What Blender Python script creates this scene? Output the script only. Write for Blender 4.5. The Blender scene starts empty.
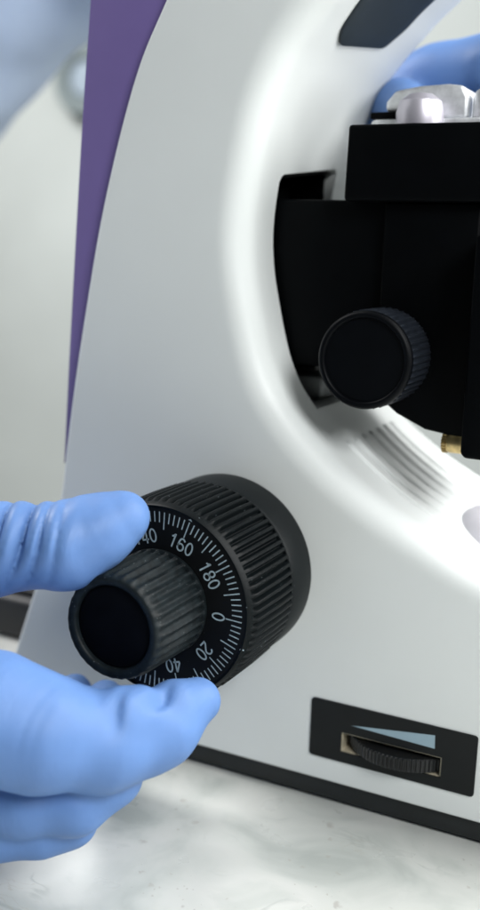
import bpy, bmesh, math, random
import numpy as np
from mathutils import Vector, Matrix
random.seed(7); rng = np.random.default_rng(7)
MM = 0.001
sc = bpy.context.scene
COL = sc.collection

# ------------------------------------------------------------------ helpers
def link_mesh(name, verts, faces, mat, parent=None, smooth=True, angle=35):
    """verts in mm (world); object origin stays at the world origin."""
    me = bpy.data.meshes.new(name)
    me.from_pydata([(v[0]*MM, v[1]*MM, v[2]*MM) for v in verts], [], faces)
    bm = bmesh.new(); bm.from_mesh(me)
    bmesh.ops.recalc_face_normals(bm, faces=bm.faces[:])
    bm.to_mesh(me); bm.free()
    return link_me(name, me, mat, parent, smooth, angle)

def link_me(name, me, mat, parent=None, smooth=True, angle=35):
    o = bpy.data.objects.new(name, me); COL.objects.link(o)
    for m in (mat if isinstance(mat, (list, tuple)) else [mat]): me.materials.append(m)
    if smooth:
        for p in me.polygons: p.use_smooth = True
        if angle: me.set_sharp_from_angle(angle=math.radians(angle))
    if parent is not None: set_parent(o, parent)
    return o

def set_parent(o, parent):
    o.parent = parent
    if parent.type == 'EMPTY':                                           # meshes all keep their origin at the world origin
        o.matrix_parent_inverse = Matrix.Translation(parent.location).inverted()

def empty(name, loc, label, cat, group=None):
    o = bpy.data.objects.new(name, None); COL.objects.link(o)
    o.empty_display_size = 0.02
    o.location = [c*MM for c in loc]
    o['label'] = label; o['category'] = cat
    if group: o['group'] = group
    return o

def box_geo(x0, x1, y0, y1, z0, z1):
    v = [(x, y, z) for x in (x0, x1) for y in (y0, y1) for z in (z0, z1)]
    f = [(0,1,3,2),(4,6,7,5),(0,4,5,1),(2,3,7,6),(0,2,6,4),(1,5,7,3)]
    return v, f

def bevel_mesh(o, w, seg=3, ang=40):
    bm = bmesh.new(); bm.from_mesh(o.data)
    ed = [e for e in bm.edges if len(e.link_faces) == 2 and e.calc_face_angle(0) > math.radians(ang)]
    bmesh.ops.bevel(bm, geom=ed, offset=w*MM, segments=seg, profile=0.5, affect='EDGES', clamp_overlap=True)
    bm.to_mesh(o.data); bm.free()
    for p in o.data.polygons: p.use_smooth = True
    o.data.set_sharp_from_angle(angle=math.radians(32))

def box(name, b, mat, parent=None, bevel=0.8, seg=3):
    v, f = box_geo(*b)
    o = link_mesh(name, v, f, mat, parent)
    if bevel: bevel_mesh(o, bevel, seg)
    return o

def prism_xz(name, poly, y0, y1, mat, parent=None, bevel=0.0, seg=3):
    n = len(poly)
    v = [(x, y0, z) for x, z in poly] + [(x, y1, z) for x, z in poly]
    f = [tuple(range(n)), tuple(range(2*n-1, n-1, -1))] + [(i, (i+1) % n, n+(i+1) % n, n+i) for i in range(n)]
    o = link_mesh(name, v, f, mat, parent)
    if bevel: bevel_mesh(o, bevel, seg)
    return o

def lathe_y(profile, n, cx, cz, rib=None):
    """profile: list of (radius, y, ribdepth); axis along Y through (cx,cz)."""
    v, f = [], []
    for (r, y, d) in profile:
        for k in range(n):
            a = 2*math.pi*k/n
            rr = r - (d*rib(a) if (rib and d) else 0)
            v.append((cx+rr*math.cos(a), y, cz+rr*math.sin(a)))
    for i in range(len(profile)-1):
        for k in range(n):
            k2 = (k+1) % n
            f.append((i*n+k, i*n+k2, (i+1)*n+k2, (i+1)*n+k))
    f.append(tuple(range(n))); m = len(profile)-1
    f.append(tuple(range(m*n+n-1, m*n-1, -1)))
    return v, f

def apply_bool(o, cutters):
    for c in cutters:
        md = o.modifiers.new('cut', 'BOOLEAN'); md.operation = 'DIFFERENCE'; md.object = c; md.solver = 'EXACT'
    bpy.context.view_layer.update()
    dg = bpy.context.evaluated_depsgraph_get()
    me = bpy.data.meshes.new_from_object(o.evaluated_get(dg))
    o.modifiers.clear(); old = o.data; o.data = me; me.name = o.name
    bpy.data.meshes.remove(old)
    for c in cutters:
        d = c.data; bpy.data.objects.remove(c); bpy.data.meshes.remove(d)
    for p in me.polygons: p.use_smooth = True
    me.set_sharp_from_angle(angle=math.radians(32))

def catmull(pts, n=10):
    out = []; P = [np.array(p, float) for p in pts]
    P = [2*P[0]-P[1]] + P + [2*P[-1]-P[-2]]
    for i in range(1, len(P)-2):
        for k in range(n):
            t = k/n
            out.append(0.5*((2*P[i])+(-P[i-1]+P[i+1])*t+(2*P[i-1]-5*P[i]+4*P[i+1]-P[i+2])*t*t+(-P[i-1]+3*P[i]-3*P[i+1]+P[i+2])*t**3))
    out.append(P[-2])
    return out

# ------------------------------------------------------------------ materials
def mat(name, col, rough=0.5, metal=0.0, spec=0.5, noise=None, bump=None, speck=None, sss=0.0, coat=0.0, rvar=0.0, wrinkle=False):
    """noise=(scale mm, amount); bump=(scale mm, strength mm); speck=(scale mm, threshold, colour)"""
    m = bpy.data.materials.new(name); m.use_nodes = True
    nt = m.node_tree; N = nt.nodes; L = nt.links
    b = N['Principled BSDF']
    b.inputs['Roughness'].default_value = rough
    b.inputs['Metallic'].default_value = metal
    b.inputs['Specular IOR Level'].default_value = spec
    b.inputs['Coat Weight'].default_value = coat
    if sss:
        b.inputs['Subsurface Weight'].default_value = sss
        b.inputs['Subsurface Radius'].default_value = (0.3, 0.6, 1.0)
        b.inputs['Subsurface Scale'].default_value = 0.002
    tc = N.new('ShaderNodeTexCoord')
    rgb = N.new('ShaderNodeRGB'); rgb.outputs[0].default_value = (*col, 1)
    out = rgb.outputs[0]
    if noise:
        n = N.new('ShaderNodeTexNoise'); n.inputs['Scale'].default_value = 1000/noise[0]; n.inputs['Detail'].default_value = 5
        L.new(tc.outputs['Object'], n.inputs['Vector'])
        mr = N.new('ShaderNodeMapRange'); mr.inputs[1].default_value = .3; mr.inputs[2].default_value = .7
        mr.inputs[3].default_value = 1-noise[1]; mr.inputs[4].default_value = 1+noise[1]
        L.new(n.outputs['Fac'], mr.inputs[0])
        mx = N.new('ShaderNodeVectorMath'); mx.operation = 'SCALE'
        L.new(out, mx.inputs[0]); L.new(mr.outputs[0], mx.inputs['Scale']); out = mx.outputs[0]
        if rvar:
            r2 = N.new('ShaderNodeMapRange'); r2.inputs[1].default_value = .3; r2.inputs[2].default_value = .7
            r2.inputs[3].default_value = rough-rvar; r2.inputs[4].default_value = rough+rvar
            L.new(n.outputs['Fac'], r2.inputs[0]); L.new(r2.outputs[0], b.inputs['Roughness'])
    if speck:
        vo = N.new('ShaderNodeTexVoronoi'); vo.inputs['Scale'].default_value = 1000/speck[0]; vo.inputs['Randomness'].default_value = 1
        L.new(tc.outputs['Object'], vo.inputs['Vector'])
        n2 = N.new('ShaderNodeTexNoise'); n2.inputs['Scale'].default_value = 300/speck[0]
        L.new(tc.outputs['Object'], n2.inputs['Vector'])
        # radius of each fleck follows a coarse noise, so flecks come in uneven patches
        mr = N.new('ShaderNodeMapRange'); mr.inputs[1].default_value = .42; mr.inputs[2].default_value = .75
        mr.inputs[3].default_value = 0.0; mr.inputs[4].default_value = speck[1]
        L.new(n2.outputs['Fac'], mr.inputs[0])
        lt = N.new('ShaderNodeMath'); lt.operation = 'LESS_THAN'
        L.new(vo.outputs['Distance'], lt.inputs[0]); L.new(mr.outputs[0], lt.inputs[1])
        mix = N.new('ShaderNodeMix'); mix.data_type = 'RGBA'
        L.new(lt.outputs[0], mix.inputs[0]); L.new(out, mix.inputs[6]); mix.inputs[7].default_value = (*speck[2], 1)
        out = mix.outputs[2]
    L.new(out, b.inputs['Base Color'])
    if bump:
        n = N.new('ShaderNodeTexNoise'); n.inputs['Scale'].default_value = 1000/bump[0]; n.inputs['Detail'].default_value = 4
        L.new(tc.outputs['Object'], n.inputs['Vector'])
        bp = N.new('ShaderNodeBump'); bp.inputs['Strength'].default_value = 1.0; bp.inputs['Distance'].default_value = bump[1]*MM
        L.new(n.outputs['Fac'], bp.inputs['Height']); L.new(bp.outputs['Normal'], b.inputs['Normal'])
        if wrinkle: wrinkles(nt, tc, bp)
    return m

def wrinkles(nt, tc, bp):
    """thin stretched-latex folds running round the fingers, gathered in patches"""
    N = nt.nodes; L = nt.links
    mp = N.new('ShaderNodeMapping'); mp.inputs['Scale'].default_value = (420, 90, 75); mp.inputs['Rotation'].default_value = (0, math.radians(-8), 0)
    L.new(tc.outputs['Object'], mp.inputs[0])
    n = N.new('ShaderNodeTexNoise'); n.inputs['Scale'].default_value = 1.0; n.inputs['Detail'].default_value = 3; n.inputs['Distortion'].default_value = .8
    L.new(mp.outputs[0], n.inputs['Vector'])
    n2 = N.new('ShaderNodeTexNoise'); n2.inputs['Scale'].default_value = 55; L.new(tc.outputs['Object'], n2.inputs['Vector'])
    mr = N.new('ShaderNodeMapRange'); mr.inputs[1].default_value = .42; mr.inputs[2].default_value = .66
    L.new(n2.outputs['Fac'], mr.inputs[0])
    mu = N.new('ShaderNodeMath'); mu.operation = 'MULTIPLY'; L.new(n.outputs['Fac'], mu.inputs[0]); L.new(mr.outputs[0], mu.inputs[1])
    b2 = N.new('ShaderNodeBump'); b2.inputs['Distance'].default_value = .0003; b2.inputs['Strength'].default_value = .8
    L.new(mu.outputs[0], b2.inputs['Height']); L.new(b2.outputs['Normal'], bp.inputs['Normal'])

M_WHITE = mat('white enamel', (0.745, 0.77, 0.76), 0.42, noise=(60, .02), bump=(0.9, .012), rvar=.04, spec=.45)
M_PURPLE = mat('purple plastic', (0.178, 0.13, 0.34), 0.42, noise=(30, .04), bump=(0.6, .01))
M_BLACK = mat('black anodised metal', (0.0012, 0.0016, 0.0021), 0.5, noise=(8, .15), bump=(0.5, .006), spec=.06)
M_SKNOB = mat('black stage knob', (0.0013, 0.0018, 0.0028), 0.45, noise=(6, .15), bump=(.4, .006), spec=.1)
M_GRIP_LIT = mat('lit blue black ribs', (0.013, 0.0165, 0.023), 0.42, noise=(3, .3), spec=.4)  # light on the ribs put into a colour paler than the knob's
M_RUB = mat('black rubber grip', (0.0016, 0.0031, 0.0039), 0.45, noise=(5, .25), bump=(0.35, .03), spec=.14, speck=(1.7, .20, (.09, .11, .12)))
M_RUBF = mat('dusty fine grip', (0.0068, 0.0108, 0.0128), 0.52, noise=(2.5, .45), bump=(0.4, .05), spec=.24, speck=(1.1, .22, (.09, .105, .11)))
M_COLLAR = mat('dark grey collar', (0.0034, 0.0055, 0.0065), 0.46, spec=.2, noise=(10, .1), bump=(0.4, .015), speck=(2.5, .07, (.2, .22, .23)))
M_DIAL = mat('satin black dial', (0.003, 0.0035, 0.004), 0.5, spec=.2, speck=(1.6, .07, (.1, .11, .12)))
M_INK = mat('pale scale ink', (0.30, 0.385, 0.43), 0.6, noise=(1.2, .2))
M_CAP = mat('matt black cap', (0.0022, 0.0026, 0.004), 0.6, spec=.05, noise=(6, .2))
M_BASE = mat('black base moulding', (0.007, 0.0095, 0.0105), 0.55, noise=(5, .2), bump=(0.8, .03))
M_PANEL = mat('black control panel', (0.005, 0.0065, 0.0072), 0.45, spec=.25, noise=(5, .1), bump=(0.3, .006))
M_MARK = mat('pale blue print', (0.30, 0.42, 0.49), 0.5)
M_LINER = mat('beige slot lining', (0.42, 0.37, 0.27), 0.4, noise=(3, .25))
M_WHEEL = mat('black wheel', (0.008, 0.0088, 0.0095), 0.36, noise=(3, .2), bump=(.3, .01))
M_BRASS = mat('brass', (0.55, 0.42, 0.20), 0.35, metal=1, noise=(2, .3), bump=(.4, .02))
M_STEEL = mat('bright satin steel', (0.74, 0.75, 0.77), 0.55, metal=.85, noise=(3, .15))
M_GREYM = mat('grey casting', (0.22, 0.235, 0.24), 0.5, metal=.3, noise=(6, .1))
M_PLATE = mat('slate grey plate', (0.022, 0.030, 0.037), 0.55, spec=.25, noise=(10, .06), bump=(.5, .01))
M_GLOVE = mat('blue nitrile', (0.118, 0.228, 0.49), 0.52, noise=(14, .06), bump=(0.45, .014), spec=.32, sss=.08, rvar=.06, wrinkle=True)
M_COAT = mat('pale blue coat cloth', (0.68, 0.80, 1.0), 0.85, noise=(30, .06), bump=(1.5, .2))
M_CASE = mat('black case', (0.012, 0.012, 0.013), 0.5, noise=(10, .2))
M_LILAC = mat('lilac grey reflection', (0.70, 0.68, 0.74), 0.6, noise=(10, .05))  # tone of a soft reflection on the white base, put into colour
M_PINK = mat('pale lilac metal', (0.62, 0.59, 0.66), 0.4, metal=.6)
M_GLASS = mat('slide glass', (.85, .9, .9), 0.05); M_GLASS.node_tree.nodes['Principled BSDF'].inputs['Transmission Weight'].default_value = .9
M_FIT = mat('grey green fitting', (0.22, 0.26, 0.265), 0.5, noise=(10, .1))
M_FITC = mat('pale fitting centre', (0.36, 0.43, 0.50), 0.5)

def marble():
    m = bpy.data.materials.new('white marble'); m.use_nodes = True
    nt = m.node_tree; N = nt.nodes; L = nt.links; b = N['Principled BSDF']
    b.inputs['Roughness'].default_value = .28; b.inputs['Specular IOR Level'].default_value = .5
    tc = N.new('ShaderNodeTexCoord')
    def noise(scale_mm, detail=6, dist=0.0, vec=None):
        n = N.new('ShaderNodeTexNoise'); n.inputs['Scale'].default_value = 1000/scale_mm
        n.inputs['Detail'].default_value = detail; n.inputs['Distortion'].default_value = dist
        L.new(vec or tc.outputs['Object'], n.inputs['Vector']); return n
    def ramp(src, stops):
        r = N.new('ShaderNodeValToRGB'); e = r.color_ramp.elements
        while len(e) < len(stops): e.new(.5)
        for k, (p, c) in enumerate(stops): e[k].position = p; e[k].color = (*c, 1) if len(c) == 3 else c
        L.new(src, r.inputs[0]); return r
    def mix(a, c, fac):
        x = N.new('ShaderNodeMix'); x.data_type = 'RGBA'
        L.new(fac, x.inputs[0]); L.new(a, x.inputs[6])
        if isinstance(c, tuple): x.inputs[7].default_value = (*c, 1)
        else: L.new(c, x.inputs[7])
        return x.outputs[2]
    mp = N.new('ShaderNodeMapping'); mp.inputs['Rotation'].default_value = (0, 0, math.radians(-25)); mp.inputs['Scale'].default_value = (1, 1.35, 1)
    L.new(tc.outputs['Object'], mp.inputs[0])
    base = ramp(noise(42, 9, .9, mp.outputs[0]).outputs['Fac'], [(.30, (.42, .445, .42)), (.42, (.53, .55, .52)), (.52, (.60, .612, .58)), (.63, (.63, .635, .605)), (.76, (.51, .53, .50))])
    out = base.outputs[0]
    # thin grey-green veins: the zero line of a distorted noise
    for sc_mm, dist, wid, col, thr in ((38, 1.2, .022, (.30, .33, .31), .5), (24, 2.0, .014, (.44, .40, .33), .55)):
        n = noise(sc_mm, 8, dist, mp.outputs[0])
        s = N.new('ShaderNodeMath'); s.operation = 'SUBTRACT'; L.new(n.outputs['Fac'], s.inputs[0]); s.inputs[1].default_value = .5
        a = N.new('ShaderNodeMath'); a.operation = 'ABSOLUTE'; L.new(s.outputs[0], a.inputs[0])
        r = N.new('ShaderNodeMapRange'); r.inputs[1].default_value = 0; r.inputs[2].default_value = wid; r.inputs[3].default_value = 1; r.inputs[4].default_value = 0
        L.new(a.outputs[0], r.inputs[0])
        g = ramp(noise(30, 3).outputs['Fac'], [(thr, (0, 0, 0)), (thr+.14, (.55, .55, .55))])
        mu = N.new('ShaderNodeMath'); mu.operation = 'MULTIPLY'; L.new(r.outputs[0], mu.inputs[0]); L.new(g.outputs[0], mu.inputs[1])
        out = mix(out, col, mu.outputs[0])
    # pits, brown flecks and a rare red stain, of several sizes, their edges broken by noise
    for cell, big, lo, hi, col, fac, seed in ((13, .26, .48, .72, (.34, .31, .28), .5, 0), (5.5, .34, .5, .75, (.38, .35, .31), .4, 3), (3.0, .36, .5, .8, (.40, .38, .35), .6, 5), (26, .13, .5, .7, (.62, .16, .18), .7, 9)):
        vo = N.new('ShaderNodeTexVoronoi'); vo.inputs['Scale'].default_value = 1000/cell
        wn = noise(cell*.35, 4); va = N.new('ShaderNodeVectorMath'); va.operation = 'MULTIPLY_ADD'
        va.inputs[1].default_value = (cell*.00055,)*3
        L.new(wn.outputs['Color'], va.inputs[0])
        of = N.new('ShaderNodeVectorMath'); of.operation = 'ADD'; of.inputs[1].default_value = (seed*.37, seed*.21, 0)
        L.new(tc.outputs['Object'], of.inputs[0]); L.new(of.outputs[0], va.inputs[2])
        L.new(va.outputs[0], vo.inputs['Vector'])
        g = N.new('ShaderNodeMapRange'); g.inputs[1].default_value = lo; g.inputs[2].default_value = hi; g.inputs[3].default_value = 0; g.inputs[4].default_value = big
        L.new(noise(22+seed, 2, 0, of.outputs[0]).outputs['Fac'], g.inputs[0])
        lt = N.new('ShaderNodeMapRange'); lt.inputs[3].default_value = 1; lt.inputs[4].default_value = 0
        sb = N.new('ShaderNodeMath'); sb.operation = 'MULTIPLY'; sb.inputs[1].default_value = .55; L.new(g.outputs[0], sb.inputs[0])
        L.new(sb.outputs[0], lt.inputs[1]); L.new(g.outputs[0], lt.inputs[2]); L.new(vo.outputs['Distance'], lt.inputs[0])
        gt = N.new('ShaderNodeMath'); gt.operation = 'GREATER_THAN'; gt.inputs[1].default_value = .02; L.new(g.outputs[0], gt.inputs[0])
        m7 = N.new('ShaderNodeMath'); m7.operation = 'MULTIPLY'; L.new(lt.outputs[0], m7.inputs[0]); L.new(gt.outputs[0], m7.inputs[1])
        m8 = N.new('ShaderNodeMath'); m8.operation = 'MULTIPLY'; L.new(m7.outputs[0], m8.inputs[0]); m8.inputs[1].default_value = fac
        out = mix(out, col, m8.outputs[0])
    L.new(out, b.inputs['Base Color'])
    rr = N.new('ShaderNodeMapRange'); rr.inputs[3].default_value = .2; rr.inputs[4].default_value = .42
    L.new(noise(20, 5).outputs['Fac'], rr.inputs[0]); L.new(rr.outputs[0], b.inputs['Roughness'])
    bp = N.new('ShaderNodeBump'); bp.inputs['Distance'].default_value = .00008; L.new(noise(4, 4).outputs['Fac'], bp.inputs['Height']); L.new(bp.outputs[0], b.inputs['Normal'])
    return m
M_MARBLE = marble()
M_WALL = mat('painted wall', (0.555, 0.59, 0.57), 0.9, noise=(400, .08), bump=(3, .15))

M_FLOOR = mat('grey vinyl floor', (.34, .36, .35), .5, noise=(60, .1))
# ------------------------------------------------------------------ setting
BZ = -79.0
v, f = box_geo(-480, 900, -520, 114, BZ-30, BZ)
o = link_mesh('bench_top', v, f, M_MARBLE, smooth=False); o['kind'] = 'structure'; bevel_mesh(o, 3, 3)
v, f = box_geo(-3200, 2200, -900, 1500, BZ-800, BZ-780)
o = link_mesh('floor', v, f, M_FLOOR, smooth=False); o['kind'] = 'structure'
v, f = box_geo(-3200, 2200, 1500, 1520, -900, 2200)
o = link_mesh('wall', v, f, M_WALL, smooth=False); o['kind'] = 'structure'

# ------------------------------------------------------------------ microscope
DEP = 96.0
scope = empty('microscope', (0, 48, BZ), 'white and purple laboratory microscope with a large black focus knob, standing on marble', 'microscope')

CPTS = [(78, 214), (54, 204), (38, 192), (29, 183), (21, 174), (14, 164), (8, 150), (4, 131), (2.2, 116), (2.5, 104), (4.8, 91), (11, 69), (20, 54.5), (35, 40.5), (54, 28), (75, 17.5), (90, 11), (120, 0), (165, -14), (205, -24)]
CC = catmull(CPTS, 10)
CA = np.array(CC); seg = np.r_[0, np.cumsum(np.linalg.norm(np.diff(CA, axis=0), axis=1))]
def s_of_x(x, lo=0):
    k = [i for i in range(len(CA)) if seg[i] >= lo and CA[i, 0] >= x][0]; return seg[k]
s_min = seg[int(np.argmin(CA[:, 0]))]
s_r = s_of_x(31.5, s_min)
SINK = 1.5
def sink(s, y):
    """the floor of the opening is dished below its rims"""
    t = min(1, max(0, (s-s_r+4)/34)); t = t*t*(3-2*t)
    e = y if y < DEP-14 else DEP-y
    u = min(1, max(0, (e+2)/32)); u = u*u*(3-2*u)
    if y > 26: u *= 1-.62*(y-26)/(DEP-26)
    return SINK*t*min(1, u)
edge = [(-28.5, 200), (-28.5, 183.5), (-37.7, 165.7), (-45.3, 143.9), (-53.2, 114.3), (-59.4, 83.2), (-63.9, 57.9), (-67.9, 31.7), (-71.2, 10.4), (-80, -16.6), (-92.5, -51.8)]
EE = catmull(edge[1:], 8)
ZB = -70.6
poly = []; rad = []; svals = []
for p in reversed(EE): poly.append(tuple(p)); rad.append(1.3)           # up the back edge
poly += [(-20, 200), (5, 228), (60, 250), (95, 248), (98, 216)]; rad += [1.3, 1.3, 1.3, 1.3, 1.3]
cs0 = len(poly)
for p in CC: poly.append(tuple(p)); rad.append(10.0)                    # down the inner curve
poly += [(222, -32), (230, -44), (230, ZB)]; rad += [6, 3, 1.0]
for x in (200, 150, 100, 50, 0, -50): poly.append((x, ZB)); rad.append(0.8)
poly += [(-99, ZB), (-98.5, -66)]; rad += [1.0, 1.2]
P = np.array(poly); n = len(P)
SV = np.full(n, -1.0); SV[cs0:cs0+len(CC)] = seg; SV[cs0+len(CC):cs0+len(CC)+2] = seg[-1]
area = 0.5*np.sum(P[:, 0]*np.roll(P[:, 1], -1)-np.roll(P[:, 0], -1)*P[:, 1])
if area < 0: P = P[::-1]; rad = rad[::-1]; SV = SV[::-1]
rad = np.array(rad)
for _ in range(3): rad = np.minimum(rad, (np.roll(rad, 1)+rad+np.roll(rad, -1))/3+.6)
d1 = P-np.roll(P, 1, 0); d2 = np.roll(P, -1, 0)-P
d1 /= np.linalg.norm(d1, axis=1)[:, None]; d2 /= np.linalg.norm(d2, axis=1)[:, None]
n1 = np.c_[-d1[:, 1], d1[:, 0]]; n2 = np.c_[-d2[:, 1], d2[:, 0]]
nb = n1+n2; nb /= np.linalg.norm(nb, axis=1)[:, None]
INW = nb/np.maximum((nb*n1).sum(1), .5)[:, None]                        # inward miter
rings = []
K = 10
for k in range(K+1):
    a = math.pi/2*k/K                                                    # 0: on the face, 90: on the wall
    rings.append((1-math.sin(a), 1-math.cos(a), 0))
rings = [(1.12, 0, 0)] + rings
V = []; F = []
ylist = []
for (o_, y_, _) in rings:
    q = P+INW*(rad*o_)[:, None]
    for i in range(n): V.append((q[i, 0], y_*rad[i], q[i, 1]))
for yy in list(range(13, 84, 5)):
    for i in range(n): V.append((P[i, 0], yy, P[i, 1]))
for (o_, y_, _) in reversed(rings):
    q = P+INW*(rad*o_)[:, None]
    for i in range(n): V.append((q[i, 0], DEP-y_*rad[i], q[i, 1]))
R_ = len(V)//n
for m_ in range(len(V)):
    i = m_ % n
    if SV[i] >= 0:
        d_ = sink(SV[i], V[m_][1])
        if d_ > 0: V[m_] = (V[m_][0]+INW[i, 0]*d_, V[m_][1], V[m_][2]+INW[i, 1]*d_)
for r_ in range(R_-1):
    for i in range(n):
        j = (i+1) % n
        F.append((r_*n+i, r_*n+j, (r_+1)*n+j, (r_+1)*n+i))
F.append(tuple(range(n))); F.append(tuple(range(R_*n-1, (R_-1)*n-1, -1)))
body = link_mesh('arm_body', V, F, M_WHITE, scope)
# slot in the inner wall for the stage slide; pocket behind the control panel
def prism_yz(name, poly, x0, x1):
    m = len(poly)
    v = [(x0, y, z) for y, z in poly]+[(x1, y, z) for y, z in poly]
    f = [tuple(range(m)), tuple(range(2*m-1, m-1, -1))]+[(i, (i+1) % m, m+(i+1) % m, m+i) for i in range(m)]
    return link_mesh(name, v, f, M_WHITE)
c1 = prism_yz('cut', [(23, 53), (23, 128.5), (24.2, 130.6), (26, 131.4), (70, 136.5), (72, 135), (72, 53)], -28, 45)
v, f = box_geo(45.2, 79.6, -5, 26, -58.3, -51.2); c2 = link_mesh('cut', v, f, M_WHITE)
apply_bool(body, [c1, c2])
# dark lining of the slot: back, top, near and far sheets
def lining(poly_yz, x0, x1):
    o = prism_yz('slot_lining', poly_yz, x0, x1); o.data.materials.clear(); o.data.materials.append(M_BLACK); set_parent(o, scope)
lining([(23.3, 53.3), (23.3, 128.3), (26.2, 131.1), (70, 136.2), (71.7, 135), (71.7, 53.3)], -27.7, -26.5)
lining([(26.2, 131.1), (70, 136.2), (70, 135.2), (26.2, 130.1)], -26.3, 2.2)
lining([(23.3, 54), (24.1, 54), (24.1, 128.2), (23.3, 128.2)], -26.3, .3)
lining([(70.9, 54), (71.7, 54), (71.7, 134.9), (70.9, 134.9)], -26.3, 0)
box('slide_rail', (-22, -8, 32, 58, 53.6, 129), M_BLACK, scope, bevel=1)
box('slide_foot', (-2, 16, 40, 62, 54, 62), M_GREYM, scope, bevel=1.2)

# C-curve lookup for things that lie on the inner wall
def on_c(s):
    x = np.interp(s, seg, CA[:, 0]); z = np.interp(s, seg, CA[:, 1])
    x2 = np.interp(s+.5, seg, CA[:, 0]); z2 = np.interp(s+.5, seg, CA[:, 1])
    t = np.array([x2-x, z2-z]); t /= np.linalg.norm(t)
    return np.array([x, z]), np.array([-t[1], t[0]])                     # point, normal into the opening
# moulded ribs on the sloping inner face of the base
for k in range(7):
    y = 24.5+k*7.8
    V = []; F = []; ns = 40; L_ = 44
    for i in range(ns+1):
        t = i/ns; s_ = s_r+.5+L_*t-.1*k; c, nn = on_c(s_); c = c-nn*sink(s_, y)
        e = math.sqrt(max(0.0, 1-max(0, abs(2*t-1)-.88)**2/.12**2))*1.0+.02
        h = 1.3*e*(1-.7*max(0, (t-.6)/.4))
        for j in range(9):
            a = math.pi*j/8
            q = c+nn*(h*math.sin(a)-.25)
            V.append((q[0], y+1.5*e*math.cos(a), q[1]))
    for i in range(ns):
        for j in range(8): F.append((i*9+j, i*9+j+1, (i+1)*9+j+1, (i+1)*9+j))
        F.append((i*9+8, i*9, (i+1)*9, (i+1)*9+8))
    F.append(tuple(range(9))); F.append(tuple(range(ns*9+8, ns*9-1, -1)))
    link_mesh('grip_rib', V, F, M_WHITE, body, angle=60)
# dark plate let into the inside of the arch: (s, y) outline on the curve
def plate_on_c(name, outline, th, m, parent, rnd=2.5):
    pts = []                                                             # round the corners
    Q = [np.array(p, float) for p in outline]
    for i, p in enumerate(Q):
        a, b = Q[i-1], Q[(i+1) % len(Q)]
        ra = min(rnd, np.linalg.norm(a-p)*.45); rb = min(rnd, np.linalg.norm(b-p)*.45)
        pa = p+(a-p)/np.linalg.norm(a-p)*ra; pb = p+(b-p)/np.linalg.norm(b-p)*rb
        for k in range(6):
            t = k/5; pts.append((1-t)**2*pa+2*t*(1-t)*p+t*t*pb)
    dense = []
    for i, p in enumerate(pts):
        q = pts[(i+1) % len(pts)]; m_ = max(1, int(np.linalg.norm(q-p)/2))
        for k in range(m_): dense.append(p+(q-p)*k/m_)
    N_ = len(dense); ctr = sum(dense)/N_
    lev = [1, .96, .75, .5, .25]
    V = []; F = []
    def put(sy, h):
        c, nn = on_c(sy[0]); q = c+nn*h; V.append((q[0], sy[1], q[1]))
    for p in dense: put(p, -.6)
    for p in dense: put(p, th-.3)
    for l in lev[1:]:
        for p in dense: put(ctr+(p-ctr)*l, th)
    put(ctr, th)
    nr = 1+len(lev)
    for r_ in range(nr-1):
        for i in range(N_): F.append((r_*N_+i, r_*N_+(i+1) % N_, (r_+1)*N_+(i+1) % N_, (r_+1)*N_+i))
    for i in range(N_): F.append(((nr-1)*N_+i, (nr-1)*N_+(i+1) % N_, nr*N_))
    return link_mesh(name, V, F, m, parent)
S_P = [(20, 21), (20, 66), (45, 66.5), (57, 66), (66.6, 61.5), (72.4, 29), (68.4, 23.6), (57.6, 21)]
plate_on_c('mounting_plate', S_P, 1.2, M_PLATE, scope)

# purple rear cover, set 3 mm back from the side face
left = [(-57.5, 215), (-59.5, 186.5), (-62.3, 154.5), (-65.2, 114.2), (-68.3, 68), (-70.6, 30), (-71, 26)]
inner = [(x+6, z) for x, z in reversed(edge[1:8])]
pp = [tuple(p) for p in catmull(left, 6)] + [tuple(p) for p in catmull(inner, 6)] + [(-20, 200), (-22, 215)]
prism_xz('rear_cover', pp, 3.2, DEP-3.2, M_PURPLE, scope, bevel=.8)

# black base moulding under the white shell and its feet
prism_xz('base_moulding', [(-97.5, ZB+.4), (-96, BZ+1.2), (228, BZ+1.2), (229, ZB+.4)], 1.6, DEP-1.6, M_BASE, scope, bevel=.6)
for fx, fy in ((-34, 11), (205, 12), (-84, 84), (205, 84)):
    V, F = [], []
    for (r, z) in ((0.01, BZ+3), (8, BZ+3), (8.4, BZ+.6), (7.8, BZ), (0.01, BZ)):
        for k in range(32):
            a = 2*math.pi*k/32; V.append((fx+r*math.cos(a), fy+r*math.sin(a), z))
    for i in range(4):
        for k in range(32): F.append((i*32+k, i*32+(k+1) % 32, (i+1)*32+(k+1) % 32, (i+1)*32+k))
    link_mesh('rubber_foot', V, F, M_BASE, scope)

# ---- focus knobs, axis along Y through x=0 z=0
v, f = lathe_y([(31.0, .6, 0), (31.4, .3, 0), (31.5, -.6, 0), (31.5, -13.6, 0), (31.1, -14.4, 0), (29.0, -14.5, 0)], 160, 0, 0)
link_mesh('collar', v, f, M_COLLAR, scope)
NR = 76
def rib_c(a):
    t = (a*NR/(2*math.pi)) % 1.0
    return [1, .95, .45, .05, 0, 0, .12, .6][int(t*8+1e-6) % 8]
prof = [(29.0, -14.8, 0), (31.1, -14.85, 0), (31.4, -15.1, 0), (31.4, -15.5, 0), (31.9, -15.7, 1.5), (32.1, -25, 1.5), (31.9, -40.8, 1.45), (31.6, -41.7, 1.1), (31.0, -42.9, 0), (30.6, -44.6, 0), (30.2, -45.2, 0), (29.75, -45.2, 0), (29.6, -44.2, 0), (20, -44.2, 0)]
v, f = lathe_y(prof, NR*8, 0, 0, rib_c)
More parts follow.
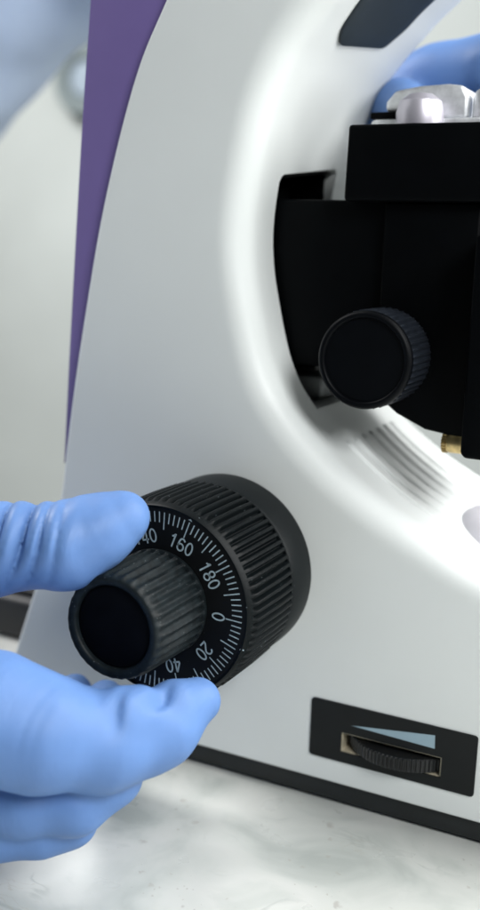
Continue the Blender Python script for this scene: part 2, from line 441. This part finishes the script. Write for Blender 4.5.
coarse = link_mesh('coarse_focus_knob', v, f, M_RUB, scope, angle=25)
# dial disc with its scale: one mesh, two materials
YD = -44.75
TH0 = math.radians(-2.65)
bm = bmesh.new()
v, f = lathe_y([(16, -44.0, 0), (29.55, -44.0, 0), (29.55, YD, 0), (14.5, YD, 0)], 160, 0, 0)
bv = [bm.verts.new([c*MM for c in p]) for p in v]
for q in f[:-2]:
    bm.faces.new([bv[i] for i in q])
YS = YD-.05
def quad(pts):
    vs = [bm.verts.new((x*MM, YS*MM, z*MM)) for x, z in pts]
    fc = bm.faces.new(vs); fc.material_index = 1
def radial(a, r0, r1, w):
    ca, sa = math.cos(a), math.sin(a); h = w/2
    quad([(r0*ca-h*sa*-1, r0*sa-h*ca), (r1*ca+h*sa, r1*sa-h*ca), (r1*ca-h*sa, r1*sa+h*ca), (r0*ca-h*sa, r0*sa+h*ca)])
for k in range(100):
    a = TH0-k*math.pi/50
    L_ = 5.4 if k % 5 == 0 else 3.3
    radial(a, 28.3-L_, 28.3, .38)
# digits drawn as strokes of even width on a 0..1 high box
def arc(cx, cz, rx, rz, a0, a1, n=22):
    return [(cx+rx*math.cos(math.radians(a0+(a1-a0)*i/n)), cz+rz*math.sin(math.radians(a0+(a1-a0)*i/n))) for i in range(n+1)]
GL = {'0': [arc(.29, .5, .225, .435, 0, 360)],
      '1': [[(.10, .74), (.20, .79), (.29, .93)], [(.32, 0), (.32, 1)]],
      '2': [arc(.29, .70, .225, .235, 165, -35)+[(.14, .22), (.08, .065)], [(.05, .062), (.54, .062)]],
      '4': [[(.40, 0), (.40, .97), (.38, .97), (.06, .33), (.06, .27), (.56, .27)]],
      '6': [arc(.29, .31, .225, .25, 0, 360), [(.50, .80)]+arc(.30, .70, .19, .235, 50, 165, 8)+[(.072, .50), (.066, .32)]],
      '8': [arc(.29, .27, .225, .21, 0, 360), arc(.29, .72, .19, .21, 0, 360)]}
def stroke(pts, w, place):
    n_ = len(pts); closed = math.hypot(pts[0][0]-pts[-1][0], pts[0][1]-pts[-1][1]) < 1e-6
    L = []
    for i in range(n_):
        a = pts[i-1] if i > 0 else (pts[-2] if closed else pts[0]); b = pts[i+1] if i < n_-1 else (pts[1] if closed else pts[-1])
        dx, dz = b[0]-a[0], b[1]-a[1]; l = math.hypot(dx, dz) or 1
        L.append((pts[i][0]-dz/l*w/2, pts[i][1]+dx/l*w/2, pts[i][0]+dz/l*w/2, pts[i][1]-dx/l*w/2))
    for p, q in zip(L[:-1], L[1:]):
        try: quad([place(p[0], p[1]), place(p[2], p[3]), place(q[2], q[3]), place(q[0], q[1])])
        except ValueError: pass
for k in range(10):
    txt = str(20*k); a = TH0-k*math.pi/5
    rr = np.array([math.cos(a), math.sin(a)]); tt = np.array([math.sin(a), -math.cos(a)])   # up = outwards, reading clockwise
    H_ = 4.5
    for c, ch in enumerate(txt):
        off = (c-(len(txt)-1)/2)*.64-.29
        for st_ in GL[ch]:
            stroke(st_, .118, lambda x, z: tuple(rr*(20.5+(z-.5)*H_)+tt*(x+off)*H_))
# make every printed face look outwards
bm.normal_update()
for fc in bm.faces:
    if fc.material_index == 1 and fc.normal.y > 0: fc.normal_flip()
me = bpy.data.meshes.new('dial_scale'); bm.to_mesh(me); bm.free()
link_me('dial_scale', me, [M_DIAL, M_INK], coarse, smooth=False)
# two tiny index marks beside the scale
a = TH0+2*math.pi/5
V = [((r*math.cos(a)-t*math.sin(a)), -45.26, (r*math.sin(a)+t*math.cos(a))) for r, t in ((28.9, -.75), (28.9, .75), (30.9, 0))]
V = [(V[0][0], YS-.05, V[0][2]), (V[1][0], YS-.05, V[1][2]), ((29.5*math.cos(a)), YS-.05, 29.5*math.sin(a))]
link_mesh('index_mark', V, [(0, 1, 2)], M_INK, coarse, smooth=False)
a = math.radians(-18.5)
V = [((r*math.cos(a)-t*math.sin(a)), y, (r*math.sin(a)+t*math.cos(a))) for r, t, y in ((29.78, -.22, -45.26), (29.78, .22, -45.26), (30.8, .22, -44.6), (30.8, -.22, -44.6))]
link_mesh('index_mark', V, [(0, 1, 2, 3)], M_INK, coarse, smooth=False)
# fine focus knob
NF = 32
def rib_f(a):
    t = (a*NF/(2*math.pi)) % 1.0
    return (.5-.5*math.cos(2*math.pi*t))**.8
prof = [(15, -44.3, 0), (16.6, -44.9, 0), (16.75, -45.4, 0), (16.7, -46.3, 0), (16.65, -46.5, 1.1), (16.5, -52, 1.15), (16.3, -60, 1.1), (16.1, -66.5, 1.0), (15.9, -68.6, .6), (15.6, -70.0, .3), (15.1, -70.9, .1), (14.4, -71.2, 0), (13.1, -71.0, 0), (12.6, -70.7, 0), (12.4, -70.0, 0), (12.4, -68.5, 0)]
v, f = lathe_y(prof, NF*10, 0, 0, rib_f)
fine = link_mesh('fine_focus_knob', v, f, M_RUBF, scope, angle=50)
v, f = lathe_y([(12.3, -68.0, 0), (12.3, -69.3, 0), (11.6, -69.6, 0), (6, -69.5, 0), (.2, -69.45, 0)], 96, 0, 0)
link_mesh('end_cap', v, f, M_CAP, fine)

# ---- control panel with the brightness wheel
def round_rect(x0, x1, z0, z1, r, k=5):
    out = []
    for cx, cz, a0 in ((x1-r, z1-r, 0), (x0+r, z1-r, 90), (x0+r, z0+r, 180), (x1-r, z0+r, 270)):
        for i in range(k+1):
            a = math.radians(a0+90*i/k); out.append((cx+r*math.cos(a), cz+r*math.sin(a)))
    return out
outer = round_rect(34.0, 90.6, -62.0, -41.1, 1.2)
hole = round_rect(45.2, 79.6, -58.3, -51.2, .25)
N_ = len(outer)
V = []; F = []
for ring, y in ((outer, -.02), (outer, -.45), (hole, -.45), (hole, .8)):
    V += [(x, y, z) for x, z in ring]
for r_ in range(3):
    for i in range(N_): F.append((r_*N_+i, r_*N_+(i+1) % N_, (r_+1)*N_+(i+1) % N_, (r_+1)*N_+i))
panel = link_mesh('control_panel', V, F, M_PANEL, scope, smooth=False)
V = [(48.6, -.52, -47.9), (76.9, -.52, -44.1), (77.1, -.52, -48.7)]
link_mesh('brightness_mark', V, [(0, 1, 2)], M_MARK, panel, smooth=False)
# bronze lining of the wheel slot
V = []; F = []
hin = round_rect(45.7, 79.1, -57.9, -51.7, .25)
for ring, y in ((hole, .1), (hin, .1), (hin, 22)): V += [(x, y, z) for x, z in ring]
for r_ in range(2):
    for i in range(N_): F.append((r_*N_+i, r_*N_+(i+1) % N_, (r_+1)*N_+(i+1) % N_, (r_+1)*N_+i))
F.append(tuple(2*N_+i for i in range(N_)))
link_mesh('slot_lining', V, F, M_LINER, panel, angle=40)
# thin knurled wheel turning about an upright axis
WX, WY, WR, WZ0, WZ1 = 63.6, 15.2, 20.0, -57.7, -53.0
nw = 84*4
V = []; F = []
def wr(k): return [0, 0, .55, .55][k % 4]
prof = [(.5, WZ1-.2, 0), (12, WZ1-.2, 0), (WR-1.2, WZ1+.1, 0), (WR-.5, WZ1, 0), (WR, WZ1-.4, 1), (WR, WZ0+.3, 1), (WR-.6, WZ0, 0), (.5, WZ0, 0)]
for (r, z, d) in prof:
    for k in range(nw):
        a = 2*math.pi*k/nw; q = r-d*wr(k); V.append((WX+q*math.cos(a), WY+q*math.sin(a), z))
for i in range(len(prof)-1):
    for k in range(nw): F.append((i*nw+k, i*nw+(k+1) % nw, (i+1)*nw+(k+1) % nw, (i+1)*nw+k))
link_mesh('brightness_wheel', V, F, M_WHEEL, panel, angle=25)

# ---- stage and its slide
st = prism_xz('stage', [(29, 122.6), (29, 127), (29.4, 146.2), (90, 146.2), (90, 122.6)], 18, 112, M_BLACK, scope, bevel=1.0)
car = [(-1, 123.2), (41, 123.2), (42, 124.3), (84, 124.3), (84, 49.4), (66, 50.2), (60, 51), (54, 52.6), (48, 55.2), (42, 59), (36, 63), (26, 67), (0, 68)]
prism_xz('stage_carrier', car, 25, 70, M_BLACK, scope, bevel=1.2)
prism_xz('bracket_face', [(41.8, 122.4), (73, 122.4), (73, 48.6), (60, 50.2), (50, 54.5), (42, 60.5)], 21.8, 24.8, M_BLACK, scope, bevel=.8)
prism_xz('condenser_mount', [(75.4, 112.8), (88, 112.8), (88, 45), (77, 45), (75.6, 46.5)], 8, 40, M_BLACK, scope, bevel=.9)
NS = 46
def rib_s(a):
    t = (a*NS/(2*math.pi)) % 1.0
    return .5-.5*math.cos(2*math.pi*t)
KX, KZ = 45.2, 73.6
prof = [(12, 22.0, 0), (14.0, 21.8, 0), (14.0, 2.6, 0), (15.4, 2.4, 0), (15.35, 1.0, 0), (14.6, .15, 0), (13.7, 0, 0), (13.2, .3, 0), (13.0, 1.2, 0), (.3, 1.2, 0)]
v, f = lathe_y(prof, 128, KX, KZ)
sk = link_mesh('stage_knob', v, f, M_SKNOB, scope, angle=50)
prof = [(14.05, 21.4, 0), (15.2, 21.3, 0), (15.7, 20.8, 1.0), (15.7, 3.4, 1.0), (15.4, 2.7, .4), (14.05, 2.65, 0)]
v, f = lathe_y(prof, NS*8, KX, KZ, rib_s)
link_mesh('grip_ring', v, f, M_GRIP_LIT, sk, angle=50)
# brass pinion under the bracket: toothed wheel and plain hub, axis along X
V = []; F = []; n_ = 80
prof = [(66, .5, 0), (66, 3.6, 1), (67.5, 3.6, 1), (67.55, 3.0, 0), (68.1, 2.9, 0), (68.15, 3.4, 0), (75, 3.4, 0), (75, .5, 0)]
for x, r, d in prof:
    for k in range(n_):
        a = 2*math.pi*k/n_; q = r-(.5 if (d and k % 4 > 1) else 0); V.append((x, 24+q*math.cos(a), 46.6+q*math.sin(a)))
for i in range(len(prof)-1):
    for k in range(n_): F.append((i*n_+k, i*n_+(k+1) % n_, (i+1)*n_+(k+1) % n_, (i+1)*n_+k))
link_mesh('brass_pinion', V, F, M_BRASS, scope, angle=30)
# shallow dome on the base, shaped and coloured as a soft reflection
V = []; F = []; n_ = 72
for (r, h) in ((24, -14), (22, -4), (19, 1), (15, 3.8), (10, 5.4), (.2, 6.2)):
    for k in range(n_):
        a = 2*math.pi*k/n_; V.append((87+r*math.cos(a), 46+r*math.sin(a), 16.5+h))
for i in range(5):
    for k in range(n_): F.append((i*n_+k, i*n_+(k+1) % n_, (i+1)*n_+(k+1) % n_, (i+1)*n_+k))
link_mesh('reflection_dome', V, F, M_LILAC, scope)
# steel slide holder on the stage
h1 = prism_xz('slide_holder', [(29.5, 146.4), (29.5, 149.4), (31, 150), (88, 150), (88, 146.4)], 38, 64, M_STEEL, scope, bevel=.8)
prism_xz('holder_arm', [(28.5, 150.4), (45, 150.4), (45, 152.6), (28.5, 152.6)], 40, 58, M_BLACK, scope, bevel=.4)
prism_xz('slide_clamp', [(33, 152.8), (33, 156), (36, 159.6), (44, 160.8), (54, 161.2), (59, 160.5), (61, 157), (61, 150.3), (47, 150.3), (46, 152.8)], 42, 62, M_STEEL, scope, bevel=3.2)
def lathe_z(name, cx, cy, prof, mt, parent, n_=48, angle=35):
    V = []; F = []
    for (r, z) in prof:
        for k in range(n_):
            a = 2*math.pi*k/n_; V.append((cx+r*math.cos(a), cy+r*math.sin(a), z))
    for i in range(len(prof)-1):
        for k in range(n_): F.append((i*n_+k, i*n_+(k+1) % n_, (i+1)*n_+(k+1) % n_, (i+1)*n_+k))
    return link_mesh(name, V, F, mt, parent, angle=angle)
lathe_z('glint_stud', 66, 46, [(.2, 150.1), (3.6, 150.1), (4.2, 150.8), (4.2, 157), (3.4, 159), (1.5, 160), (.2, 160.2)], M_STEEL, scope)  # shiny stud added to give a white highlight
lathe_z('clip_button', 47, 36, [(.2, 146.4), (6, 146.4), (7.4, 147.5), (7.8, 151), (6.8, 155), (4, 157.2), (.2, 157.8)], M_PINK, scope)
sl = box('specimen_slide', (33, 86, 66, 90, 146.6, 147.7), M_GLASS, None, bevel=.2)
sl['label'] = 'thin glass slide lying on the black stage behind the steel slide holder'; sl['category'] = 'slide'

# ------------------------------------------------------------------ other things at the back

def lathe_wall(name, cx, cz, prof, m, parent):
    v, f = lathe_y([(r, y, 0) for r, y in prof], 64, cx, cz)
    return link_mesh(name, v, f, m, parent)
WFX, WFZ = -1088, 418
w = empty('wall_fitting', (WFX, 1500, WFZ), 'round grey-green fitting with a pale centre, on the wall behind the purple edge', 'wall fitting')
lathe_wall('ring', WFX, WFZ, [(72, 1499.9), (72, 1450), (66, 1440), (42, 1440), (37, 1450), (37, 1470)], M_FIT, w)
lathe_wall('centre', WFX, WFZ, [(36, 1499), (36, 1456), (31, 1450), (.5, 1448)], M_FITC, w)
cs = empty('black_case', (-210, 80, BZ), 'low black box lying on the marble behind the microscope', 'case')
box('shell', (-320, -128, 60, 104, BZ, BZ+21), M_CASE, cs, bevel=4, seg=4)
box('lid_edge', (-316, -134, 66, 100, BZ+21.2, BZ+24), M_CASE, cs, bevel=2)

# ------------------------------------------------------------------ person: gloves and coat as smooth distance-field surfaces
def surface_nets(F, org, h):
    nx, ny, nz = F.shape
    S = F < 0
    cell = np.zeros((nx-1, ny-1, nz-1), np.int8)
    for a in (0, 1):
        for b in (0, 1):
            for c in (0, 1): cell += S[a:nx-1+a, b:ny-1+b, c:nz-1+c]
    act = (cell > 0) & (cell < 8)
    I = np.argwhere(act); idx = -np.ones(act.shape, np.int64); idx[act] = np.arange(len(I))
    acc = np.zeros((len(I), 3)); cnt = np.zeros(len(I))
    cor = [(a, b, c) for a in (0, 1) for b in (0, 1) for c in (0, 1)]
    for i in range(8):
        for j in range(i+1, 8):
            d = np.array(cor[j])-np.array(cor[i])
            if np.abs(d).sum() != 1: continue
            A = I+np.array(cor[i]); B = I+np.array(cor[j])
            fa = F[A[:, 0], A[:, 1], A[:, 2]]; fb = F[B[:, 0], B[:, 1], B[:, 2]]
            x = (fa < 0) != (fb < 0)
            t = np.where(x, fa/np.where(x, fa-fb, 1), 0)
            acc += np.where(x[:, None], np.array(cor[i])+t[:, None]*d, 0); cnt += x
    V = org+h*(I+acc/cnt[:, None])
    faces = []
    for ax in range(3):
        sl0 = [slice(None)]*3; sl1 = [slice(None)]*3
        sl0[ax] = slice(0, -1); sl1[ax] = slice(1, None)
        X = S[tuple(sl0)] != S[tuple(sl1)]
        E = np.argwhere(X); u, v_ = (ax+1) % 3, (ax+2) % 3
        E = E[(E[:, u] > 0) & (E[:, v_] > 0) & (E[:, u] < F.shape[u]-1) & (E[:, v_] < F.shape[v_]-1)]
        q = []
        for du, dv in ((-1, -1), (0, -1), (0, 0), (-1, 0)):
            c = E.copy(); c[:, u] += du; c[:, v_] += dv; q.append(idx[c[:, 0], c[:, 1], c[:, 2]])
        q = np.stack(q, 1)
        flip = S[E[:, 0], E[:, 1], E[:, 2]]
        q[~flip] = q[~flip][:, ::-1]
        faces.append(q)
    return V, np.concatenate(faces)

def smin(a, b, k):
    h = np.clip(.5+.5*(b-a)/k, 0, 1)
    return b+(a-b)*h-k*h*(1-h)

class Field:
    def __init__(s, lo, hi, h):
        s.h = h; s.lo = np.array(lo, np.float32)
        ax = [np.arange(l, u, h, dtype=np.float32) for l, u in zip(lo, hi)]
        s.X, s.Y, s.Z = np.meshgrid(*ax, indexing='ij')
    def cone(s, a, b, ra, rb):
        a = np.array(a, float); b = np.array(b, float); ab = b-a; l2 = max(1e-9, (ab*ab).sum())
        px, py, pz = s.X-a[0], s.Y-a[1], s.Z-a[2]
        t = np.clip((px*ab[0]+py*ab[1]+pz*ab[2])/l2, 0, 1)
        return np.sqrt((px-t*ab[0])**2+(py-t*ab[1])**2+(pz-t*ab[2])**2)-(ra+(rb-ra)*t)
    def chain(s, pts, k=4.0):
        d = None
        for (a, ra), (b, rb) in zip(pts[:-1], pts[1:]):
            c = s.cone(a, b, ra, rb)
            d = c if d is None else smin(d, c, k)
        return d
    def crease(s, d, org, axis, w, amp, R, bend=None):
        """pull the surface in along a plane through org (axis = plane normal), fading at distance R; bend curves the fold"""
        axis = np.array(axis, float); axis /= np.linalg.norm(axis)
        px, py, pz = s.X-org[0], s.Y-org[1], s.Z-org[2]
        q = px*axis[0]+py*axis[1]+pz*axis[2]
        if bend:
            bx, by, bz, lin, c2 = bend
            e = px*bx+py*by+pz*bz
            q = q+lin*e+c2*e*e
        r2 = px*px+py*py+pz*pz
        return d+amp*np.exp(-(q/w)**2)*np.exp(-r2/(R*R))
    def mesh(s, name, d, m, parent, smooth_iter=1):
        V, Fc = surface_nets(d, s.lo.astype(float), s.h)
        me = bpy.data.meshes.new(name)
        me.from_pydata([tuple(v*MM) for v in V], [], Fc.tolist())
        bm = bmesh.new(); bm.from_mesh(me)
        for _ in range(smooth_iter): bmesh.ops.smooth_vert(bm, verts=bm.verts[:], factor=.5, use_axis_x=True, use_axis_y=True, use_axis_z=True)
        bmesh.ops.recalc_face_normals(bm, faces=bm.faces[:])
        bm.to_mesh(me); bm.free()
        return link_me(name, me, m, parent, True, None)

# the camera, also used to lay out the joints of the near hand from pixel + distance to the microscope's face
FPX = 1018.9
def rotm(yaw, pitch, roll):
    cy, sy, cp, sp = math.cos(yaw), math.sin(yaw), math.cos(pitch), math.sin(pitch)
    fw = np.array([sy*cp, cy*cp, -sp]); rt = np.array([cy, -sy, 0.0]); up = np.cross(rt, fw)
    return math.cos(roll)*rt+math.sin(roll)*up, -math.sin(roll)*rt+math.cos(roll)*up, fw
CR, CU, CW = rotm(math.radians(-26.41), math.radians(11.69), math.radians(1.9))
CP = np.array([152.4575, -299.6307, 107.7711])

person = empty('person', (-420, 60, -79), 'person in pale blue coat and blue gloves turning the focus knob', 'person')


FOCAP = 6.2
def px(x, y, Y):
    """point on the plane y=Y (mm) seen at photo pixel x, y"""
    d = CW+CR*(x-240)/FPX+CU*(455-y)/FPX
    return tuple(CP+d*((Y-CP[1])/d[1]))
def pr(x, y, Y, r):
    """joint with its radius given in photo pixels"""
    p = px(x, y, Y); dep = (np.array(p)-CP)@CW
    return (p, r*dep/FPX)
TH = [pr(-95, 640, -92, 50), pr(-55, 575, -84, 44), pr(8, 547, -76, 41), pr(66, 546, -70, 41), pr(100, 530, -64, 34), pr(124, 517, -60, 26)]
TH_SEG = 2
FOLDS = [(-4, -.3, .016, 1.8, .8), (3.2, -.36, .018, 2.6, .8), (10.5, -.36, .018, 2.2, .75), (15.5, -.32, .015, 1.5, .7), (20.5, -.2, .012, .9, .7)]
IX = [pr(-75, 730, -108, 62), pr(-10, 717, -104, 62), pr(40, 733, -98, 56), pr(104, 742, -86, 45), pr(161, 728, -72, 35.5), pr(199, 702, -60, 21)]
IXC = [(px(103, 701, -94), (1, .0, .35), 1.3, 3.2, 7), (px(156, 694, -78), (1, .0, .35), 1.2, 2.4, 5.5)]
for q, am in ((24, .4), (32, .35), (45, .5), (53, .35), (67, .4), (78, .25)): IXC.append((px(q, 688, -112), (1, 0, -.05), .8, am, 14))
PADS = [[pr(122, 714, -84, 28), pr(138, 712, -80, 27)], [pr(176, 704, -68, 25), pr(196, 699, -61, 20)], [pr(140, 738, -76, 39), pr(100, 745, -86, 45)]]
MD = [pr(-85, 798, -104, 42), pr(25, 802, -95, 32), pr(75, 802, -88, 30), pr(110, 775, -80, 29), pr(118, 735, -50, 26), pr(106, 700, -26, 20)]
MDC = []
RG = [pr(-85, 834, -104, 38), pr(0, 829, -95, 28), pr(40, 828, -90, 26), pr(70, 820, -84, 24), pr(82, 760, -50, 22), pr(75, 692, -26, 18)]
PK = [pr(-100, 850, -92, 32), pr(-40, 846, -86, 24), pr(-5, 830, -66, 22), pr(60, 760, -40, 18), pr(140, 702, -28, 16)]
PALM = [[pr(-210, 690, -96, 66), pr(-80, 742, -106, 56)], [pr(-210, 700, -96, 66), pr(-90, 795, -102, 46)], [pr(-210, 710, -92, 66), pr(-95, 832, -98, 40)],
        [pr(-210, 690, -90, 62), pr(-95, 640, -92, 50)], [pr(-380, 700, -90, 74), pr(-210, 700, -92, 74)]]
FAR = [[pr(300, 150, 126, 46), pr(440, 92, 118, 44), pr(500, 78, 112, 46)], [pr(500, 76, 112, 40), pr(530, 100, 96, 30), pr(500, 118, 76, 24)],
       [pr(500, 76, 105, 36), pr(484, 74, 122, 26), pr(476, 112, 118, 22)], [pr(380, 120, 112, 34), pr(400, 108, 92, 26), pr(406, 112, 76, 20)],
       [pr(150, 160, 150, 52), pr(300, 150, 126, 48)]]
COAT = [([((-470, 310, 230), 82), ((-250, 330, 345), 62), ((-80, 190, 215), 42)], 30),
        ([((-640, 100, -160), 130), ((-640, 100, 220), 140)], 60), ([((-640, -40, 160), 110), ((-640, 240, 180), 110)], 60),
        ([((-640, 240, 200), 95), ((-470, 310, 230), 82)], 60),
        ([((-640, -60, 180), 90), ((-480, -190, -10), 62), ((-215, -92, -22), 38)], 30)]
LAMPS = [('key_lamp', (420, 190, 580), (60, 20, 20), 380, 4.8, (.99, 1, .985)),
         ('front_lamp', (600, -400, 520), (0, 0, 20), 280, 5.7, (.98, 1, 1)),
         ('base_fill', (520, 190, 240), (60, 50, 20), 340, 2.6, (1, 1, .99)),  # added fill, brightens the base and inner wall
         ('back_lamp', (-900, 60, 1000), (-1000, 1500, -500), 500, 33.0, (1, .99, .98))]
WCOL = (.82, .92, .97); WSTR = .088; EXPO = 0.0

def hand_near():
    fd = Field((-250, -150, -77), (46, -22, 56), 0.8)
    th = fd.chain(TH, 5)
    for k, (t, lin, c2, amp, w_) in enumerate(FOLDS):
        a = np.array(TH[TH_SEG][0]); b = np.array(TH[TH_SEG+1][0]); ax = b-a
        L = np.linalg.norm(ax); ax /= L
        up = np.array([.1, -.35, .9]); up -= ax*(up@ax); up /= np.linalg.norm(up)
        o_ = a+ax*t+up*5-np.array([0, 7.0, 0])
        th = fd.crease(th, o_, ax, w_, amp, 13, (up[0], up[1], up[2], lin, c2))
        th = fd.crease(th, o_+ax*3.2, ax, 2.2, -amp*.7, 13, (up[0], up[1], up[2], lin, c2))
    ix = fd.chain(IX, 5); md = fd.chain(MD, 5); rg = fd.chain(RG, 5); pk = fd.chain(PK, 5)
    for pd in PADS: ix = smin(ix, fd.chain(pd, 3), 3)
    for (o_, ax, w_, amp, R) in IXC: ix = fd.crease(ix, o_, ax, w_, amp, R)
    for (o_, ax, w_, amp, R) in MDC: md = fd.crease(md, o_, ax, w_, amp, R)
    d = smin(ix, md, 1.8); d = smin(d, rg, 1.5); d = smin(d, pk, 1.2)
    d = np.minimum(d, 1e6)
    pm = None
    for ch in PALM:
        c = fd.chain(ch, 10); pm = c if pm is None else smin(pm, c, 12)
    d = smin(d, pm, 4); d = smin(d, th, 6)
    return fd.mesh('glove', d, M_GLOVE, person, 1)
g1 = hand_near()
g1['label'] = 'blue gloved hand gripping the focus knob'

def hand_far():
    fd = Field((-120, 40, 120), (150, 230, 262), 1.6)
    d = None
    for ch in FAR:
        c = fd.chain(ch, 5); d = c if d is None else smin(d, c, 3)
    return fd.mesh('glove', d, M_GLOVE, person, 2)
g2 = hand_far()
g2['label'] = 'blurred blue gloved hand holding the slide holder behind the arch'

def coat():
    fd = Field((-860, -300, -300), (60, 640, 640), 6.5)
    d = None
    for ch, k in COAT:
        c = fd.chain(ch, 20); d = c if d is None else smin(d, c, k)
    # soft cloth folds
    d = d+3.0*np.sin(fd.X*.055+fd.Z*.04)*np.sin(fd.Y*.045-fd.Z*.02)
    return fd.mesh('lab_coat', d, M_COAT, person, 2)
coat()

# ------------------------------------------------------------------ camera
cam = bpy.data.cameras.new('camera'); co = bpy.data.objects.new('camera', cam); COL.objects.link(co)
cam.sensor_fit = 'HORIZONTAL'; cam.sensor_width = 36.0; cam.lens = FPX/480*36
M = Matrix(((CR[0], CU[0], -CW[0], CP[0]*MM), (CR[1], CU[1], -CW[1], CP[1]*MM), (CR[2], CU[2], -CW[2], CP[2]*MM), (0, 0, 0, 1)))
co.matrix_world = M
cam.clip_start = 0.01; cam.clip_end = 20
cam.dof.use_dof = True; cam.dof.focus_distance = 0.306; cam.dof.aperture_fstop = cam.lens/FOCAP; cam.dof.aperture_blades = 7
sc.camera = co

# ------------------------------------------------------------------ light: soft room lamps and an added base fill, no sun
def area(name, loc, tgt, size, power, col=(1, 1, 1), sy=None):
    l = bpy.data.lights.new(name, 'AREA'); l.energy = power; l.color = col; l.size = size*MM
    if sy: l.shape = 'RECTANGLE'; l.size_y = sy*MM
    ob = bpy.data.objects.new(name, l); COL.objects.link(ob)
    ob.location = [c*MM for c in loc]
    ob.rotation_euler = (Vector(tgt)-Vector(loc)).to_track_quat('-Z', 'Y').to_euler()
    return ob
for a in LAMPS: area(*a)
wd = bpy.data.worlds.new('World'); sc.world = wd; wd.use_nodes = True
bg = wd.node_tree.nodes['Background']; bg.inputs['Color'].default_value = (*WCOL, 1); bg.inputs['Strength'].default_value = WSTR
sc.view_settings.view_transform = 'Standard'; sc.view_settings.look = 'None'
sc.view_settings.exposure = EXPO; sc.view_settings.gamma = 1.0
